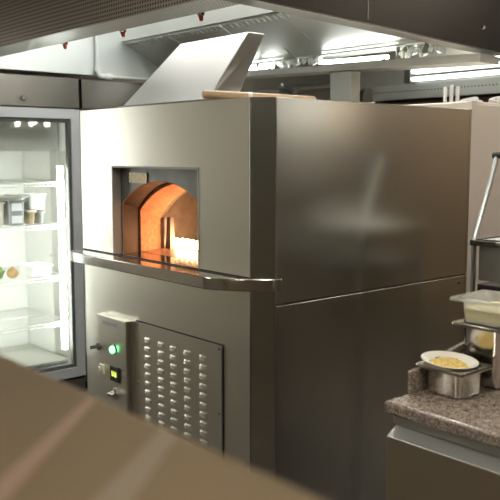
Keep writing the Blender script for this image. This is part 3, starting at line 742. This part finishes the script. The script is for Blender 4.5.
# pans and tubs
ZC = .9006
p1 = thing('steel_pan', 'shallow steel pan with the china dish resting on its rim', 'pan', (.767, .080, ZC), 0, 'gastronorm pans on the worktop')
part('pan_body', pan_mesh(.170, .160, .085, .017, .003, .03), M['pan_steel'], p1, local=True, smooth=True)
p2 = thing('steel_pan', 'deep steel pan standing behind the dish, under the clear tub', 'pan', (.784, .243, ZC), 0, 'gastronorm pans on the worktop')
part('pan_body', pan_mesh(.184, .168, .190, .020, .012, .03), M['pan_steel'], p2, local=True, smooth=True)
t3 = thing('plastic_tub', 'clear plastic tub of pale grated cheese on the deep pan', 'tub', (.827, .243, ZC+.1905), .05)
part('tub_body', pan_mesh(.265, .200, .080, .022, .008, .025, .002), M['poly'], t3, local=True, smooth=True)
bm = nb(); loft(bm, [(.180, .122, .02, .0065), (.200, .138, .022, .016), (.210, .146, .022, .046), (.16, .10, .03, .056), (.06, .04, .015, .060)], True, True)
bmesh.ops.subdivide_edges(bm, edges=bm.edges, cuts=1)
part('grated_cheese', bm, M['cheese_pale'], t3, local=True, smooth=True)['kind'] = 'stuff'
pl = thing('china_dish', 'small white china dish of grated cheese on the shallow pan', 'dish', (.752, .076, ZC+.059), 0)
pl.rotation_euler = (.04, .06, .1)
bm = nb(); lathe(bm, [(0, .0), (.034, .0), (.038, .004), (.054, .012), (.074, .027), (.0865, .038), (.0855, .0395), (.072, .030), (.052, .016), (.034, .0085), (0, .008)], seg=40, sx=1.0, sy=.86)
part('bowl', bm, M['china'], pl, local=True, smooth=True)
bm = nb(); lathe(bm, [(.046, .014), (.058, .023), (.048, .028), (.03, .032), (0, .033)], seg=36, sx=1, sy=.86)
for v in bm.verts: v.co.z += .003*math.sin(v.co.x*190)*math.sin(v.co.y*170)*(1 if v.co.z > .018 else 0)
rnd = random.Random(3)
for k in range(150):
    a, r = rnd.uniform(0, 6.28), .047*math.sqrt(rnd.random()); x, y = r*math.cos(a), .86*r*math.sin(a); q = rnd.uniform(0, 3.1); z = .0318-r*r*1.4+rnd.uniform(0, .003)
    tube(bm, [(x-.008*math.cos(q), y-.008*math.sin(q), z), (x, y, z+.002), (x+.008*math.cos(q), y+.008*math.sin(q), z)], .0012, 5)
part('grated_cheese', bm, M['cheese'], pl, local=True)['kind'] = 'stuff'
# green tub further back on the worktop
tub_thing('storage_tub', 'green plastic tub at the far back of the granite worktop', 'tub', None, .14, .12, .16, (.90, .60, ZC), plain('green_plastic', (.10, .22, .09), .5))

# ------------------------------------------------------------------ foreground pass counter, close to the lens
pc = thing('service_counter', 'bronze-toned service counter blurred in the near foreground', 'counter', (1.7, -1.9, 0))
bm = nb(); box(bm, .2, 3.4, -2.25, -1.466, 1.315, 1.350); part('countertop', bm, M['counter'], pc, bevel=.010, seg=4, smooth=True)
bm = nb(); box(bm, .25, 3.35, -2.20, -1.52, 0, 1.315); part('base', bm, M['door_beige'], pc)
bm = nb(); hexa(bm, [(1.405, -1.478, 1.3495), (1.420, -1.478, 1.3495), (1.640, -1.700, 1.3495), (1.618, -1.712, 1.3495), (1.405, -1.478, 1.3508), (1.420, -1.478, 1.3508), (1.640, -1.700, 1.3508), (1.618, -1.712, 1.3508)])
part('reflection_streak', bm, M['streak_coppery'], pc, label='thin coppery strip painted as a reflection streak')  # coppery strip painted in for a light streak on the countertop
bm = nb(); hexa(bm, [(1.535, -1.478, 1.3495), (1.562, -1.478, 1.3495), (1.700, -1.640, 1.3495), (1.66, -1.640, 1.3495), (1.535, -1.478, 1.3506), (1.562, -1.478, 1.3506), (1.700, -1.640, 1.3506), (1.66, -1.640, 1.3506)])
part('reflection_streak', bm, M['streak_pale'], pc, label='broad pale strip painted as a reflection streak')  # paler strip painted in for a broader streak of reflected light

# ------------------------------------------------------------------ lamps over the pass, then unseen ceiling panels added to light the room
def pendant(x, y, hot, label):
    t = thing('heat_lamp', label, 'lamp', (x, y, RZ), 0, 'lamps over the pass')
    bm = nb(); tube(bm, [(x, y, RZ), (x, y, 2.17)], .006, 8); part('cord', bm, M['black'], t)
    bm = nb(); lathe(bm, [(.02, .17), (.05, .15), (.09, .06), (.095, 0), (.09, .002), (.085, .06), (.045, .14), (0, .15)], (x, y, 2.03), 24); part('shade', bm, M['chrome'], t, smooth=True)
    bm = nb(); lathe(bm, [(0, 0), (.03, .005), (.05, .03), (.05, .06), (.03, .13), (0, .14)], (x, y, 1.96), 16); part('bulb', bm, M['heat'] if hot else M['bulb'], t, smooth=True)
for k, (x, y) in enumerate(((2.9, 2.82), (2.9, 3.06), (2.9, 3.28), (2.9, 3.54))):
    pendant(x, y, k == 3, 'chrome pendant lamp hanging over the pass at the right')
for k, (x, y) in enumerate(((-1.6, -1.7), (-1.6, -3.4), (1.2, -1.1), (1.2, -3.2), (2.9, -.6), (1.5, 1.3), (2.5, 3.9), (-1.0, 2.15), (1.6, 3.9))):  # unseen panels added to brighten the steel and the worktop
    t = thing('added_ceiling_light', 'square ceiling panel out of view, added to light the room', 'ceiling light', (x, y, RZ), 0, 'added ceiling lights')
    bm = nb(); grid_hole(bm, 2, x-.32, x+.32, y-.32, y+.32, x-.29, x+.29, y-.29, y+.29, RZ-.025, RZ); part('added_panel_frame', bm, M['white'], t)
    bm = nb(); box(bm, x-.29, x+.29, y-.29, y+.29, RZ-.018, RZ-.004); part('added_panel_diffuser', bm, M['panel'], t)

def area(name, loc, rot, size, power, col):
    l = bpy.data.lights.new(name, 'AREA'); l.shape = 'RECTANGLE'; l.size, l.size_y = size; l.energy = power; l.color = col
    o = bpy.data.objects.new(name, l); COL.objects.link(o); o.location = loc; o.rotation_euler = rot; return o
area('hood_fill_west', (-2.0, .45, 2.895), (0, 0, 0), (.95, .13), 2.6, (1, .99, .94))  # fill lamps added below the unseen hood fittings
area('hood_fill_east', (-.98, .45, 2.895), (0, 0, 0), (.95, .13), 8, (1, .99, .94))
area('hood_fill_inner', (-.74, 1.0, 2.895), (0, 0, 0), (.5, .1), 12, (1, .99, .94))
def point(name, loc, power, col, r):
    l = bpy.data.lights.new(name, 'POINT'); l.energy = power; l.color = col; l.shadow_soft_size = r
    o = bpy.data.objects.new(name, l); COL.objects.link(o); o.location = loc; return o
point('fire_glow', (-.85, .44, 1.22), 1.6, (1, .5, .26), .05)
w = bpy.data.worlds.new('kitchen_air'); sc.world = w; w.use_nodes = True
w.node_tree.nodes['Background'].inputs[0].default_value = (.9, .82, .7, 1); w.node_tree.nodes['Background'].inputs[1].default_value = .05

# ------------------------------------------------------------------ camera
cam = bpy.data.cameras.new('camera'); co = bpy.data.objects.new('camera', cam); COL.objects.link(co)
rt_ = Vector((.651, .759, 0)).normalized(); fh_ = Vector((-rt_.y, rt_.x, 0)); p = math.atan2(96, 803)
fw = fh_*math.cos(p)+Vector((0, 0, -math.sin(p))); up = rt_.cross(fw)
R = Matrix((rt_, up, -fw)).transposed()
co.matrix_world = Matrix.Translation((2.127, -1.878, 1.6)) @ R.to_4x4()
cam.sensor_width = 36; cam.lens = 36*803/500; cam.clip_start = .05; cam.clip_end = 60
cam.dof.use_dof = True; cam.dof.focus_distance = 3.3; cam.dof.aperture_fstop = 4.4
sc.camera = co
sc.view_settings.view_transform = 'Standard'; sc.view_settings.look = 'None'; sc.view_settings.gamma = 1
sc.view_settings.exposure = .8
